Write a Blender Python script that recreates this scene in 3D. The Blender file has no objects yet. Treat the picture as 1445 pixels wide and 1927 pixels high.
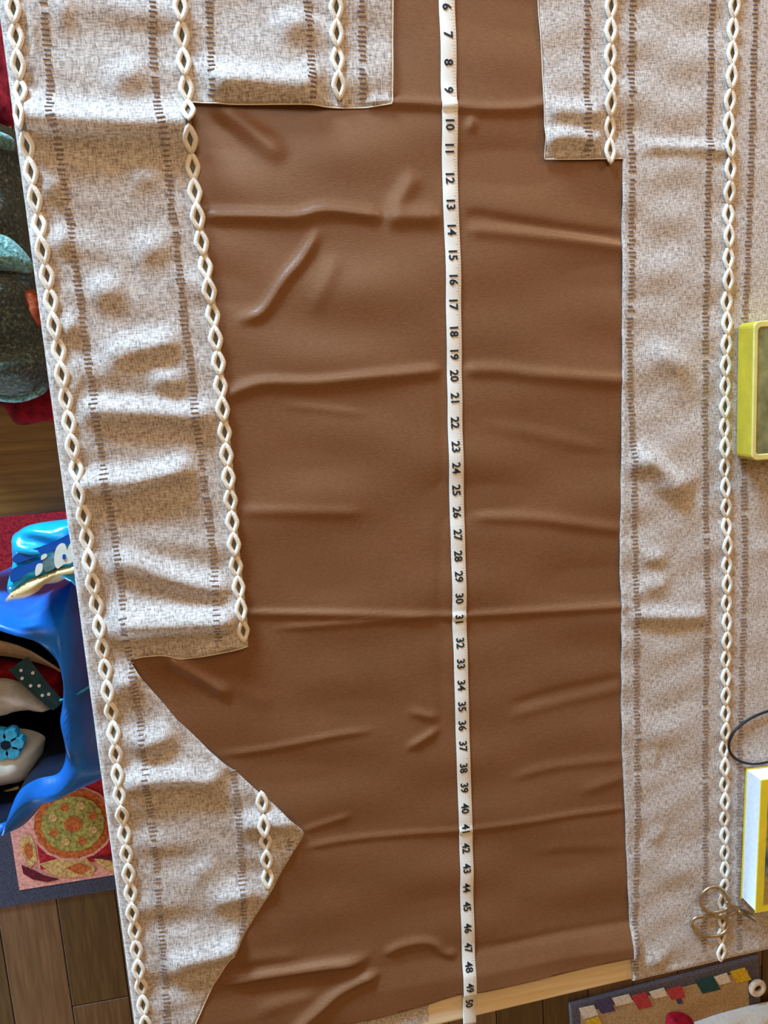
import bpy, bmesh, math, random
import numpy as np
from mathutils import Vector, Matrix
from mathutils.geometry import delaunay_2d_cdt

random.seed(7)
S = bpy.context.scene
C = S.collection

# ------------------------------------------------------------------ camera
W, H, F = 1445.0, 1927.0, 1447.0            # photo frame and focal length (px)
TZ = 0.75                                    # table top height
D = 0.816                                    # camera height above the table top
_n = np.array([-.18, -.157, 1.0])            # table normal seen from the camera
_d = np.array([548.0, 0.0, F]); _d[1] = (F - .18*548)/.157
_d /= np.linalg.norm(_d)
EX = np.cross(_d, _n); EX /= np.linalg.norm(EX)
EY = -_d
EZ = -_n/np.linalg.norm(_n)
CAM = np.array([0, 0, TZ + D])

def at(px, py, z=TZ):
    """where the sight line of photo point (px, py) meets the level z"""
    r = np.array([px - W/2, py - H/2, F])
    w = np.array([r @ EX, r @ EY, r @ EZ])
    p = CAM + w*((z - CAM[2])/w[2])
    return np.array([p[0], p[1], z])

def at2(pts, z=TZ):
    return np.array([at(x, y, z)[:2] for x, y in pts])

cam = bpy.data.cameras.new('camera')
cam.sensor_fit = 'VERTICAL'; cam.sensor_height = 36.0
cam.lens = F/H*36.0
cam.clip_start = .01
co = bpy.data.objects.new('camera', cam); C.objects.link(co)
R = Matrix(((EX[0], -EX[1], -EX[2]), (EY[0], -EY[1], -EY[2]), (EZ[0], -EZ[1], -EZ[2]))).to_4x4()
co.matrix_world = Matrix.Translation(Vector(CAM)) @ R
S.camera = co

# ------------------------------------------------------------------ light
S.view_settings.view_transform = 'Standard'
S.view_settings.look = 'None'
S.view_settings.gamma = 1
S.view_settings.use_curve_mapping = False
S.view_settings.exposure = 0.06

wd = bpy.data.worlds.new('room_light'); S.world = wd; wd.use_nodes = True
bg = wd.node_tree.nodes['Background']
bg.inputs['Color'].default_value = (1.0, .56, .20, 1)
bg.inputs['Strength'].default_value = .31

def area(name, loc, target, sx, sy, power, col):
    l = bpy.data.lights.new(name, 'AREA'); l.shape = 'RECTANGLE'
    l.size = sx; l.size_y = sy; l.energy = power; l.color = col
    o = bpy.data.objects.new(name, l); C.objects.link(o)
    o.location = loc
    o.rotation_euler = (Vector(target) - Vector(loc)).to_track_quat('-Z', 'Y').to_euler()
    return o
# daylight through the window the photographer stands at; the other lamps are added fill
area('window_daylight', (-1.3, 3.2, TZ + .80), (.1, -.2, TZ), 1.3, .7, 345, (.46, .74, 1.0))
area('ceiling_lamp', (.05, .95, 2.5), (.2, -.2, TZ), .9, .9, 9.5, (1.0, .80, .60))  # unseen lamp, placed to put a sheen on the brown sheet
area('standing_lamp', (1.7, 1.3, 1.75), (.6, .2, TZ), .3, .3, 11, (1.0, .62, .34))  # added warm lamp to tint the upper right fabric
area('balcony_door_daylight', (-2.6, -2.4, .38), (.2, -1.2, .1), 1.2, .7, 110, (.62, .82, 1.0))  # added cool fill for the bag, rug and fleece, no known source

# ------------------------------------------------------------------ materials
def lin(c):
    return tuple(((v/255)/12.92 if v/255 <= .04045 else ((v/255 + .055)/1.055)**2.4) for v in c) + (1,)

class NT:
    def __init__(s, name):
        s.m = bpy.data.materials.new(name); s.m.use_nodes = True
        s.t = s.m.node_tree; s.b = s.t.nodes['Principled BSDF']
    def n(s, kind, **kw):
        k = s.t.nodes.new(kind)
        for a, v in kw.items():
            if a in k.inputs.keys(): k.inputs[a].default_value = v
            else: setattr(k, a, v)
        return k
    def l(s, a, b): s.t.links.new(a, b)
    def coord(s, scale, rot=0):
        t = s.n('ShaderNodeTexCoord'); m = s.n('ShaderNodeMapping')
        m.inputs['Scale'].default_value = scale
        m.inputs['Rotation'].default_value[2] = rot
        s.l(t.outputs['Object'], m.inputs['Vector'])
        return m.outputs['Vector']
    def noise(s, scale, detail=3, vec=None, rough=.6):
        k = s.n('ShaderNodeTexNoise'); k.inputs['Scale'].default_value = scale
        k.inputs['Detail'].default_value = detail; k.inputs['Roughness'].default_value = rough
        s.l(vec if vec is not None else s.coord((1, 1, 1)), k.inputs['Vector'])
        return k.outputs['Fac']
    def ramp(s, fac, stops):
        k = s.n('ShaderNodeValToRGB'); e = k.color_ramp.elements
        e[0].position, e[0].color = stops[0][0], lin(stops[0][1])
        e[1].position, e[1].color = stops[-1][0], lin(stops[-1][1])
        for p, c in stops[1:-1]:
            q = e.new(p); q.color = lin(c)
        s.l(fac, k.inputs['Fac']); return k.outputs['Color']
    def mix(s, fac, a, b, mode='MIX'):
        k = s.n('ShaderNodeMix', data_type='RGBA', blend_type=mode)
        for v, i in ((fac, 0), (a, 6), (b, 7)):
            if isinstance(v, (int, float)): k.inputs[i].default_value = v
            elif isinstance(v, tuple): k.inputs[i].default_value = v
            else: s.l(v, k.inputs[i])
        return k.outputs[2]
    def math(s, op, a, b=0):
        k = s.n('ShaderNodeMath', operation=op)
        for v, i in ((a, 0), (b, 1)):
            if isinstance(v, (int, float)): k.inputs[i].default_value = v
            else: s.l(v, k.inputs[i])
        return k.outputs[0]
    def bump(s, h, dist, strength=1):
        k = s.n('ShaderNodeBump'); k.inputs['Distance'].default_value = dist
        k.inputs['Strength'].default_value = strength
        s.l(h, k.inputs['Height']); s.l(k.outputs['Normal'], s.b.inputs['Normal'])
    def col(s, c):
        if isinstance(c, tuple): s.b.inputs['Base Color'].default_value = c
        else: s.l(c, s.b.inputs['Base Color'])
    def surf(s, rough=.6, spec=.3, metal=0, **kw):
        s.b.inputs['Roughness'].default_value = rough
        s.b.inputs['Specular IOR Level'].default_value = spec
        s.b.inputs['Metallic'].default_value = metal
        for a, v in kw.items(): s.b.inputs[a].default_value = v

def simple(name, c, rough=.6, spec=.3, metal=0, var=.12, scale=60, bump=0, **kw):
    t = NT(name)
    f = t.noise(scale, 3)
    lo = tuple(max(0, v*(1 - var)) for v in c); hi = tuple(min(255, v*(1 + var)) for v in c)
    t.col(t.ramp(f, [(.3, lo), (.7, hi)]))
    t.surf(rough, spec, metal, **kw)
    if bump: t.bump(f, bump)
    return t.m

def weave_mat():
    t = NT('slub_weave')
    v1 = t.coord((850, 170, 150)); v2 = t.coord((170, 850, 150))
    warp = t.noise(1.0, 2, v1, .5); weft = t.noise(1.0, 2, v2, .5)
    s = t.math('ADD', warp, weft); s = t.math('MULTIPLY', s, .5)
    c = t.ramp(s, [(.37, (136, 126, 120)), (.5, (190, 182, 177)), (.63, (224, 219, 214))])
    c2 = t.mix(t.math('MULTIPLY', t.noise(420, 2), .25), c, lin((176, 158, 144)))
    t.col(c2); t.surf(.9, .12, **{'Sheen Weight': .15})
    t.bump(s, .0008, .5)
    return t.m

def vinyl_mat():
    t = NT('brown_leatherette')
    v = t.coord((260, 700, 400))
    a = t.noise(1.0, 2, v); b = t.noise(9, 4)
    c = t.ramp(b, [(.3, (116, 79, 51)), (.7, (129, 88, 60))])
    c = t.mix(.35, c, t.ramp(a, [(.3, (98, 64, 40)), (.7, (140, 98, 70))]))
    t.col(c); t.surf(.36, .5)
    t.bump(a, .0003, .35)
    return t.m

def wood_mat(name, c0, c1, c2, grain=(2, 40, 20), rough=.5, spec=.35):
    t = NT(name)
    v = t.coord(grain)
    f = t.noise(3.0, 5, v)
    t.col(t.ramp(f, [(.3, c0), (.5, c1), (.7, c2)])); t.surf(rough, spec)
    t.bump(f, .0006, .4)
    return t.m

M = {}
M['weave'] = weave_mat()
M['vinyl'] = vinyl_mat()
M['thread'] = simple('white_cotton_thread', (236, 230, 218), .85, .15, var=.05, scale=900, bump=.0004)
M['core'] = simple('grey_core_thread', (112, 110, 100), .9, .1, var=.2, scale=900)
M['slit'] = simple('drawn_thread_gap', (128, 116, 116), .95, .05, var=.2, scale=700)
M['tape'] = simple('white_coated_tape', (232, 232, 226), .45, .4, var=.03, scale=40)
M['ink'] = simple('dark_ink', (34, 44, 54), .6, .2, var=.1)
M['tick'] = simple('pale_tick_ink', (190, 176, 172), .6, .2, var=.05)
M['pine'] = wood_mat('pine_table_wood', (222, 200, 160), (236, 218, 184), (242, 230, 204), (3, 60, 60))
M['oak'] = wood_mat('laminate_oak', (84, 58, 32), (100, 70, 42), (116, 84, 52), (40, 3, 20), .4, .4)
M['chairwood'] = wood_mat('brown_chair_wood', (104, 74, 34), (122, 90, 44), (140, 106, 56), (3, 45, 45), .45, .35)

# ------------------------------------------------------------------ mesh helpers
WL = {}                                        # world position of every parent
def obj(name, V, Fc, mat, parent=None, origin=None, smooth=False):
    V = np.asarray(V, float)
    if origin is None:
        origin = np.array([(V[:, 0].min() + V[:, 0].max())/2, (V[:, 1].min() + V[:, 1].max())/2, V[:, 2].min()])
    origin = np.asarray(origin, float)
    me = bpy.data.meshes.new(name)
    me.from_pydata((V - origin).tolist(), [], [tuple(int(i) for i in f) for f in Fc])
    me.materials.append(mat)
    if smooth: me.polygons.foreach_set('use_smooth', [True]*len(me.polygons))
    me.update()
    o = bpy.data.objects.new(name, me); C.objects.link(o)
    place(o, origin, parent)
    return o

def place(o, origin, parent):
    WL[o.name] = np.asarray(origin, float)
    if parent is not None:
        o.parent = parent
        o.location = WL[o.name] - WL[parent.name]
    else:
        o.location = origin

def thing(name, loc):
    o = bpy.data.objects.new(name, None); o.empty_display_size = .05; C.objects.link(o)
    place(o, loc, None); return o

def tag(o, label, cat, group=None, kind=None):
    o['label'] = label; o['category'] = cat
    if group: o['group'] = group
    if kind: o['kind'] = kind
    return o

def fix_normals(o):
    bm = bmesh.new(); bm.from_mesh(o.data)
    bmesh.ops.recalc_face_normals(bm, faces=bm.faces); bm.to_mesh(o.data); bm.free()

def solidify(o, th):
    m = o.modifiers.new('thickness', 'SOLIDIFY'); m.thickness = th; m.offset = -1
    return o

def bevel(o, w, seg=2):
    m = o.modifiers.new('bevel', 'BEVEL'); m.width = w; m.segments = seg; m.limit_method = 'ANGLE'
    return o

def prism(poly, z0, z1):
    """upright prism over a polygon (N x 2)"""
    n = len(poly)
    a = sum(poly[i][0]*poly[(i+1) % n][1] - poly[(i+1) % n][0]*poly[i][1] for i in range(n))
    if a < 0: poly = list(poly)[::-1]
    V = [(p[0], p[1], z0) for p in poly] + [(p[0], p[1], z1) for p in poly]
    Fc = [tuple(range(n))[::-1], tuple(range(n, 2*n))] + [(i, (i+1) % n, n + (i+1) % n, n + i) for i in range(n)]
    return V, Fc

def box(x0, x1, y0, y1, z0, z1):
    return prism([(x0, y0), (x1, y0), (x1, y1), (x0, y1)], z0, z1)

def tube(path, rad, sides=8, closed=False, flat=1.0, cap=True):
    P = [Vector(p) for p in path]; n = len(P)
    rad = [rad]*n if isinstance(rad, (int, float)) else rad
    V, Fc = [], []
    for i, p in enumerate(P):
        if closed: t = P[(i+1) % n] - P[i-1]
        else: t = P[min(i+1, n-1)] - P[max(i-1, 0)]
        t.normalize()
        up = Vector((0, 0, 1)) if abs(t.z) < .9 else Vector((1, 0, 0))
        s = t.cross(up).normalized(); u = s.cross(t).normalized()
        for k in range(sides):
            a = 2*math.pi*k/sides
            V.append(tuple(p + s*(rad[i]*math.cos(a)) + u*(rad[i]*flat*math.sin(a))))
    m = n if closed else n - 1
    for i in range(m):
        j = (i+1) % n
        for k in range(sides):
            l = (k+1) % sides
            Fc.append((i*sides+k, j*sides+k, j*sides+l, i*sides+l))
    if not closed and cap:
        Fc.append(tuple(range(sides))); Fc.append(tuple((n-1)*sides + k for k in range(sides))[::-1])
    return V, Fc

def join(parts):
    V, Fc = [], []
    for v, f in parts:
        o = len(V); V += [tuple(p) for p in v]; Fc += [tuple(i + o for i in q) for q in f]
    return V, Fc

def catmull(pts, k=6, closed=False):
    P = [np.asarray(p, float) for p in pts]; n = len(P); out = []
    m = n if closed else n - 1
    for i in range(m):
        p0 = P[i-1] if (closed or i > 0) else P[i]; p1 = P[i]
        p2 = P[(i+1) % n]; p3 = P[(i+2) % n] if (closed or i + 2 < n) else P[(i+1) % n]
        for q in range(k):
            t = q/k
            out.append(.5*((2*p1) + (p2-p0)*t + (2*p0-5*p1+4*p2-p3)*t*t + (3*p1-p0-3*p2+p3)*t**3))
    if not closed: out.append(P[-1])
    return np.array(out)

# ---- soft sheets: a triangulated outline whose height comes from a field of folds
def inside(poly, q):
    x, y = q[:, 0], q[:, 1]; r = np.zeros(len(q), bool); n = len(poly)
    for i in range(n):
        (xa, ya), (xb, yb) = poly[i], poly[i-1]
        c = ((ya > y) != (yb > y))
        with np.errstate(divide='ignore', invalid='ignore'):
            r ^= c & (x < (xb - xa)*(y - ya)/(yb - ya + 1e-18) + xa)
    return r

def dist_poly(line, q, closed=False):
    """distance to a polyline and the fraction along it"""
    L = np.asarray(line, float)
    if closed: L = np.vstack([L, L[:1]])
    seg = np.linalg.norm(np.diff(L, axis=0), axis=1); cum = np.r_[0, np.cumsum(seg)]
    bd = np.full(len(q), 1e9); bt = np.zeros(len(q))
    for i in range(len(seg)):
        a, b = L[i], L[i+1]; ab = b - a
        t = np.clip(((q - a) @ ab)/max(ab @ ab, 1e-12), 0, 1)
        d = np.linalg.norm(q - (a + t[:, None]*ab), axis=1)
        m = d < bd; bd[m] = d[m]; bt[m] = (cum[i] + t[m]*seg[i])/cum[-1]
    return bd, bt

def densify(poly, step):
    out = []
    n = len(poly)
    for i in range(n):
        a, b = np.asarray(poly[i]), np.asarray(poly[(i+1) % n])
        k = max(1, int(round(np.linalg.norm(b - a)/step)))
        for j in range(k): out.append(a + (b - a)*j/k)
    return np.array(out)

def tri(poly, step):
    P = densify(poly, step)
    x0, y0 = P.min(0); x1, y1 = P.max(0)
    gx, gy = np.meshgrid(np.arange(x0 + step/2, x1, step), np.arange(y0 + step/2, y1, step))
    gx = gx.copy(); gx[1::2] += step/2
    G = np.c_[gx.ravel(), gy.ravel()]
    G = G[inside(P, G)]
    d, _ = dist_poly(P[::max(1, 1)], G, True) if len(P)*len(G) < 4e7 else (None, None)
    if d is not None: G = G[d > step*.45]
    vs = [Vector(p) for p in P] + [Vector(p) for p in G]
    r = delaunay_2d_cdt(vs, [], [list(range(len(P)))], 1, 1e-7)
    return np.array([tuple(v) for v in r[0]]), r[2]

def fold_field(folds, gain=1.0, narrow=1.0, soft=0.0):
    fl = []
    for f in folds:
        pts, h, s = f[0], f[1], f[2]*narrow
        fl.append((catmull(at2(pts), 4), h*gain, s, ((max(f[3]*1.5, .22) if soft else f[3]) if f[3] > 0 else 0)))
    def fn(q):
        z = np.zeros(len(q))
        for L, h, s, tp in fl:
            lo, hi = L.min(0) - 4*s, L.max(0) + 4*s
            m = (q[:, 0] > lo[0]) & (q[:, 0] < hi[0]) & (q[:, 1] > lo[1]) & (q[:, 1] < hi[1])
            if not m.any(): continue
            d, t = dist_poly(L, q[m])
            e = np.clip(np.minimum(t, 1 - t)/tp, 0, 1) if tp > 0 else np.ones(len(t))
            e = e*e*(3 - 2*e)
            z[m] += h*np.exp(-(d/(s*(1 + soft*(1 - e))))**2/2)*(e if tp > 0 else 1)
        return z
    return fn

def ripple(q, amp, wl, seed):
    r = np.random.RandomState(seed); z = np.zeros(len(q))
    for k in range(7):
        a = r.uniform(-.5, .5) + math.pi/2; w = wl*r.uniform(.6, 1.6)
        z += np.sin((q[:, 0]*math.cos(a) + q[:, 1]*math.sin(a))*2*math.pi/w + r.uniform(0, 6.3))
    return z*amp/2.6

# ------------------------------------------------------------------ floor
floor = obj('floor', *box(-2.0, 2.2, -2.6, 2.6, -.06, -.012), M['oak'])
floor['kind'] = 'structure'
xw = .118
x_first = at(110, 1720, 0)[0] - 8*xw
shades = [M['oak'],
          wood_mat('laminate_oak_dark', (68, 46, 20), (82, 56, 26), (96, 68, 34), (40, 3, 20), .4, .4),
          wood_mat('laminate_oak_warm', (90, 62, 36), (106, 74, 46), (120, 86, 56), (40, 3, 20), .4, .4)]
rs = random.Random(3)
for i in range(24):
    xa = x_first + i*xw
    y = -2.6 + rs.uniform(.0, 1.1)
    cuts = [-2.6, y]
    if i == 8: cuts = [-2.6, at(215, 1880, 0)[1]]
    while cuts[-1] < 2.6: cuts.append(cuts[-1] + 1.25)
    cuts[-1] = 2.6
    for k in range(len(cuts) - 1):
        if cuts[k+1] - cuts[k] < .02: continue
        m = shades[1] if i == 8 else (shades[2] if i == 7 else rs.choice(shades))
        if i == 8 and k == 0: m = shades[0]
        o = obj('plank', *box(xa + .0008, xa + xw - .0008, cuts[k] + .001, cuts[k+1] - .001, -.0125, 0), m, floor)
        bevel(o, .0012, 1)

# ------------------------------------------------------------------ table
XE = -.184                                    # where the cloth starts to bend over the left edge
def YE(x): return -.7935 + .036*x             # the front edge of the table
tx0, tx1, ty1 = XE - .005, 1.15, .62
table = thing('table', ((tx0 + tx1)/2, -.1, 0))
poly = [(tx0, YE(tx0)), (tx1, YE(tx1)), (tx1, ty1), (tx0, ty1)]
top = obj('tabletop', *prism(poly, TZ - .032, TZ), M['pine'], table); bevel(top, .004, 3)
obj('apron', *join([box(tx0 + .07, tx1 - .07, -.70, -.68, TZ - .12, TZ - .031),
                    box(tx0 + .07, tx1 - .07, ty1 - .08, ty1 - .06, TZ - .12, TZ - .031),
                    box(tx0 + .07, tx0 + .09, -.69, ty1 - .07, TZ - .12, TZ - .031),
                    box(tx1 - .09, tx1 - .07, -.69, ty1 - .07, TZ - .12, TZ - .031)]), M['pine'], table)
for lx in (tx0 + .06, tx1 - .12):
    for ly in (-.72, ty1 - .12):
        o = obj('leg', *box(lx, lx + .06, ly, ly + .06, 0, TZ - .031), M['pine'], table); bevel(o, .004, 2)
tag(table, 'light pine table with bare wooden edge strip showing beyond the brown sheet', 'table')

# ------------------------------------------------------------------ brown leatherette sheet
brown_folds = [
 ([(700, 193), (790, 196), (828, 199), (870, 203), (905, 207), (960, 207), (1000, 203), (1040, 192)], .0045, .0050, 0),
 ([(370, 407), (466, 408), (556, 409), (613, 397), (700, 406), (729, 413)], .0050, .0055, .1),
 ([(715, 414), (770, 408), (840, 410)], .0048, .0085, .25),
 ([(735, 408), (757, 370), (790, 320)], .0028, .0090, .3),
 ([(868, 405), (960, 419), (1060, 434), (1190, 452)], -.0032, .0060, .1),
 ([(868, 432), (960, 440), (1080, 452), (1190, 466)], .0020, .0060, .1),
 ([(390, 195), (450, 232), (545, 305)], .0042, .0110, .25),
 ([(880, 255), (893, 215)], .0020, .0050, .4),
 ([(605, 425), (570, 486), (534, 529), (495, 586), (459, 601), (436, 606)], .0044, .0052, .2),
 ([(640, 470), (610, 540), (580, 600)], .0012, .0080, .3),
 ([(410, 752), (459, 731), (502, 721), (592, 721), (700, 710), (836, 696)], .0040, .0060, .06),
 ([(860, 697), (940, 697), (1000, 704), (1100, 712), (1190, 718)], .0036, .0070, .1),
 ([(520, 762), (610, 770), (700, 782)], .0010, .0040, .3),
 ([(880, 795), (1000, 815), (1100, 838), (1180, 850)], .0016, .0080, .3),
 ([(425, 962), (560, 962), (700, 965)], .0020, .0060, .2),
 ([(870, 972), (1000, 975), (1080, 985), (1190, 1000)], .0030, .0065, .15),
 ([(455, 1153), (600, 1154), (740, 1156), (870, 1158), (1000, 1150), (1190, 1138)], .0034, .0040, 0),
 ([(500, 1182), (640, 1172), (830, 1158)], .0020, .0035, .2),
 ([(300, 1232), (340, 1250), (385, 1276), (440, 1312)], .0075, .0065, .2),
 ([(400, 1262), (440, 1290), (520, 1330)], .0018, .0090, .3),
 ([(395, 1422), (500, 1408), (640, 1380), (720, 1372)], .0024, .0035, .2),
 ([(760, 1336), (800, 1345), (832, 1352)], .0030, .0050, .35),
 ([(756, 1412), (800, 1386), (834, 1364)], .0040, .0045, .35),
 ([(560, 1565), (610, 1548), (668, 1530)], .0022, .0035, .25),
 ([(555, 1598), (640, 1580), (760, 1568), (860, 1561), (980, 1546), (1080, 1530), (1195, 1516)], .0024, .0034, .08),
 ([(940, 1332), (1050, 1302), (1190, 1270)], -.0018, .0065, .2),
 ([(940, 1352), (1050, 1322), (1190, 1290)], .0012, .0065, .2),
 ([(950, 1468), (1040, 1442), (1190, 1424)], .0020, .0060, .2),
 ([(1080, 1490), (1190, 1455)], .0020, .0070, .3),
 ([(985, 1600), (1080, 1592), (1190, 1590)], .0012, .0080, .3),
 ([(392, 1852), (469, 1836), (538, 1824), (608, 1813), (670, 1804), (704, 1788)], .0095, .0062, .2),
 ([(420, 1815), (500, 1800), (580, 1795)], .0025, .0090, .3),
 ([(716, 1798), (746, 1779), (790, 1769), (818, 1774), (836, 1790), (868, 1792)], .0044, .0050, .15),
 ([(540, 1945), (570, 1915), (600, 1890), (634, 1862), (680, 1838), (720, 1826)], .0085, .0055, .15),
 ([(470, 1900), (540, 1878), (610, 1862)], .0035, .0090, .3),
 ([(868, 1788), (935, 1779), (995, 1766), (1060, 1752), (1200, 1730)], -.0012, .0060, .1),
 ([(826, 690), (832, 900), (826, 1150), (836, 1400)], -.0010, .0060, .1),
]
brown_f = fold_field(brown_folds, .85, .72)
curl_line = at2([(840, 1790), (868, 1788), (935, 1779), (995, 1766), (1060, 1752), (1260, 1722)])
def brown_h(q):
    z = .0015 + brown_f(q) + ripple(q, .0010, .11, 11) + .0002
    yl = np.interp(q[:, 0], curl_line[:, 0], curl_line[:, 1])       # the edge curls up towards the front
    e = np.clip((yl - q[:, 1])/.03, 0, 1); m = np.clip((q[:, 0] - .17)/.05, 0, 1)
    z += .0085*e*m*np.clip((.434 - q[:, 0])/.012, 0, 1)
    z += .0035*np.clip((-.69 - q[:, 1])/.03, 0, 1)*np.clip((.20 - q[:, 0])/.03, 0, 1)
    return np.maximum(z, .0006)
brown_bottom = at2([(330, 1985), (420, 1952), (490, 1934), (573, 1926), (660, 1921), (711, 1911), (746, 1902), (801, 1887),
                    (860, 1866), (906, 1856), (1009, 1834), (1112, 1809), (1182, 1793), (1236, 1781)])
bpoly = [tuple(p) for p in brown_bottom] + [(.455, .47), (-.165, .47), (-.165, -.70), (-.10, -.745)]
q, Fb = tri(bpoly, .0031)
sheet_o = obj('leatherette_sheet', np.c_[q, TZ + brown_h(q)], Fb, M['vinyl'], smooth=True)
solidify(sheet_o, .0007)
tag(sheet_o, 'large brown leatherette sheet with fold creases showing between the beige fabric pieces', 'leatherette')

# ------------------------------------------------------------------ beige fabric
left_folds = [
 ([(60, 236), (200, 240), (300, 242), (372, 240)], .0100, .0110, 0),
 ([(372, 168), (410, 165), (480, 163), (575, 170), (620, 172)], .0090, .0105, .12),
 ([(185, 168), (240, 150), (300, 128)], .0036, .0090, .3),
 ([(500, 60), (560, 45), (600, 20)], .0030, .0100, .3),
 ([(95, 30), (150, 22)], .0025, .0080, .4),
 ([(55, 70), (75, 68)], .0030, .0080, .4),
 ([(72, 352), (100, 352), (132, 358)], .0036, .0075, .35),
 ([(225, 338), (280, 335), (330, 345)], .0030, .0080, .3),
 ([(240, 476), (300, 470), (340, 466)], .0032, .0090, .3),
 ([(105, 452), (140, 450)], .0028, .0070, .4),
 ([(160, 552), (215, 545), (250, 548)], .0030, .0095, .3),
 ([(110, 618), (160, 618)], .0035, .0070, .35),
 ([(175, 680), (240, 664), (300, 650), (365, 634)], .0052, .0085, .2),
 ([(270, 716), (320, 716), (365, 722)], .0036, .0070, .3),
 ([(120, 733), (160, 733)], .0030, .0065, .35),
 ([(128, 771), (204, 770), (300, 775), (370, 782), (430, 778)], .0066, .0085, .12),
 ([(122, 930), (150, 915), (200, 906), (252, 903), (320, 890), (385, 870)], .0078, .0085, .1),
 ([(190, 1047), (252, 1058), (300, 1075), (351, 1092), (402, 1103), (460, 1106)], .0066, .0082, .12),
 ([(150, 1062), (200, 1050)], .0020, .0080, .3),
 ([(190, 1160), (252, 1171), (320, 1170), (402, 1166), (475, 1163)], .0110, .0105, .1),
 ([(345, 1226), (420, 1212), (475, 1200)], .0045, .0060, .2),
 ([(205, 1283), (240, 1281), (268, 1290)], .0040, .0080, .3),
 ([(240, 1404), (290, 1390), (345, 1368)], .0046, .0080, .25),
 ([(205, 1476), (248, 1467), (301, 1458), (361, 1457), (440, 1466)], .0075, .0088, .12),
 ([(440, 1548), (490, 1541), (530, 1540), (572, 1550)], .0052, .0075, .2),
 ([(385, 1692), (440, 1682), (490, 1662)], .0040, .0080, .25),
 ([(350, 1640), (420, 1622)], .0020, .0080, .3),
 ([(300, 1812), (361, 1796), (410, 1785), (470, 1762)], .0078, .0088, .15),
]
right_folds = [
 ([(1005, 210), (1050, 214), (1095, 218), (1150, 222)], .0048, .0080, .2),
 ([(1012, 280), (1045, 264), (1095, 265), (1140, 274)], .0052, .0070, .15),
 ([(1185, 278), (1250, 279), (1325, 282), (1400, 290)], .0026, .0042, .1),
 ([(1200, 640), (1260, 680), (1310, 722)], .0034, .0090, .3),
 ([(1175, 850), (1234, 882), (1300, 935)], .0062, .0085, .2),
 ([(1195, 905), (1240, 915), (1285, 945)], .0026, .0060, .3),
 ([(1190, 1048), (1265, 1050)], .0026, .0070, .3),
 ([(1190, 1096), (1265, 1100)], .0022, .0080, .3),
 ([(1160, 1156), (1276, 1158), (1345, 1152)], .0040, .0070, .15),
 ([(1395, 1032), (1440, 1030), (1480, 1032)], .0034, .0070, .3),
 ([(1205, 1566), (1255, 1572)], .0024, .0080, .35),
 ([(1200, 1800), (1260, 1806)], .0024, .0080, .35),
]
lf, rf = fold_field(left_folds, 1.7, 1, .6), fold_field(right_folds, 1.7, 1, .6)
def left_h(q):
    z = .0042 + lf(q) + ripple(q, .0013, .055, 5)
    return np.maximum(z, brown_h(q)*(q[:, 1] > -.78) + .0012)
def right_h(q):
    z = .0040 + rf(q) + ripple(q, .0010, .07, 9)
    z = np.where(q[:, 0] > .552, .004 + (z - .004)*.25, z)
    m = (q[:, 0] < .456) & (q[:, 1] > -.742)
    return np.where(m, np.maximum(z, brown_h(q) + .0012), z)

RB = .0065
def drape(q, h):
    """lay the flat sheet on the table and let it fall over the left and front edges"""
    x, y, z = q[:, 0].copy(), q[:, 1].copy(), h.copy()
    s = XE - x; m = s > 0
    th = np.clip(s/RB, 0, math.pi/2); rest = np.clip(s - RB*math.pi/2, 0, None)
    x[m] = XE - RB*np.sin(th[m]); z[m] = .004 - RB*(1 - np.cos(th[m])) - rest[m] + (h[m] - .004)*np.clip(1 - s[m]/.01, 0, 1)
    ye = -.7885 + .036*x
    s = ye - y; m2 = (s > 0) & ~m
    th = np.clip(s/RB, 0, math.pi/2); rest = np.clip(s - RB*math.pi/2, 0, None)
    y[m2] = (ye - RB*np.sin(th))[m2]; z[m2] = .004 - RB*(1 - np.cos(th[m2])) - rest[m2]
    return np.c_[x, y, TZ + z]

hole_left = [(738, -60), (738, 60), (737, 199), (690, 205), (640, 206), (575, 203), (430, 201), (362, 197), (354, 197),
             (361, 252), (376, 374), (390, 468), (406, 568), (421, 694), (426, 770), (430, 792), (440, 891), (447, 994),
             (457, 1090), (466, 1165), (467, 1213), (440, 1219), (400, 1227), (370, 1232), (350, 1237), (338, 1237),
             (322, 1232), (300, 1231), (270, 1234), (243, 1240), (272, 1279), (333, 1351), (393, 1408), (442, 1448),
             (498, 1497), (551, 1539), (572, 1563), (566, 1578), (547, 1606), (514, 1666), (474, 1731), (442, 1783),
             (402, 1847), (385, 1884), (365, 1927), (350, 1960)]
hl = at2(hole_left)
yb = YE(-.1) - .028
lpoly = [(XE - .10, .47), (hl[0][0], .47)] + [tuple(p) for p in hl] + [(hl[-1][0] - .01, yb), (XE - .004, yb), (XE - .10, yb + .03)]
q, Fl = tri(lpoly, .0042)
left = obj('woven_fabric', drape(q, left_h(q)), Fl, M['weave'], smooth=True)
solidify(left, .0010)
tag(left, 'beige slub woven fabric piece with white lattice braids, wrinkled, hanging over the left table edge', 'fabric')

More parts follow.
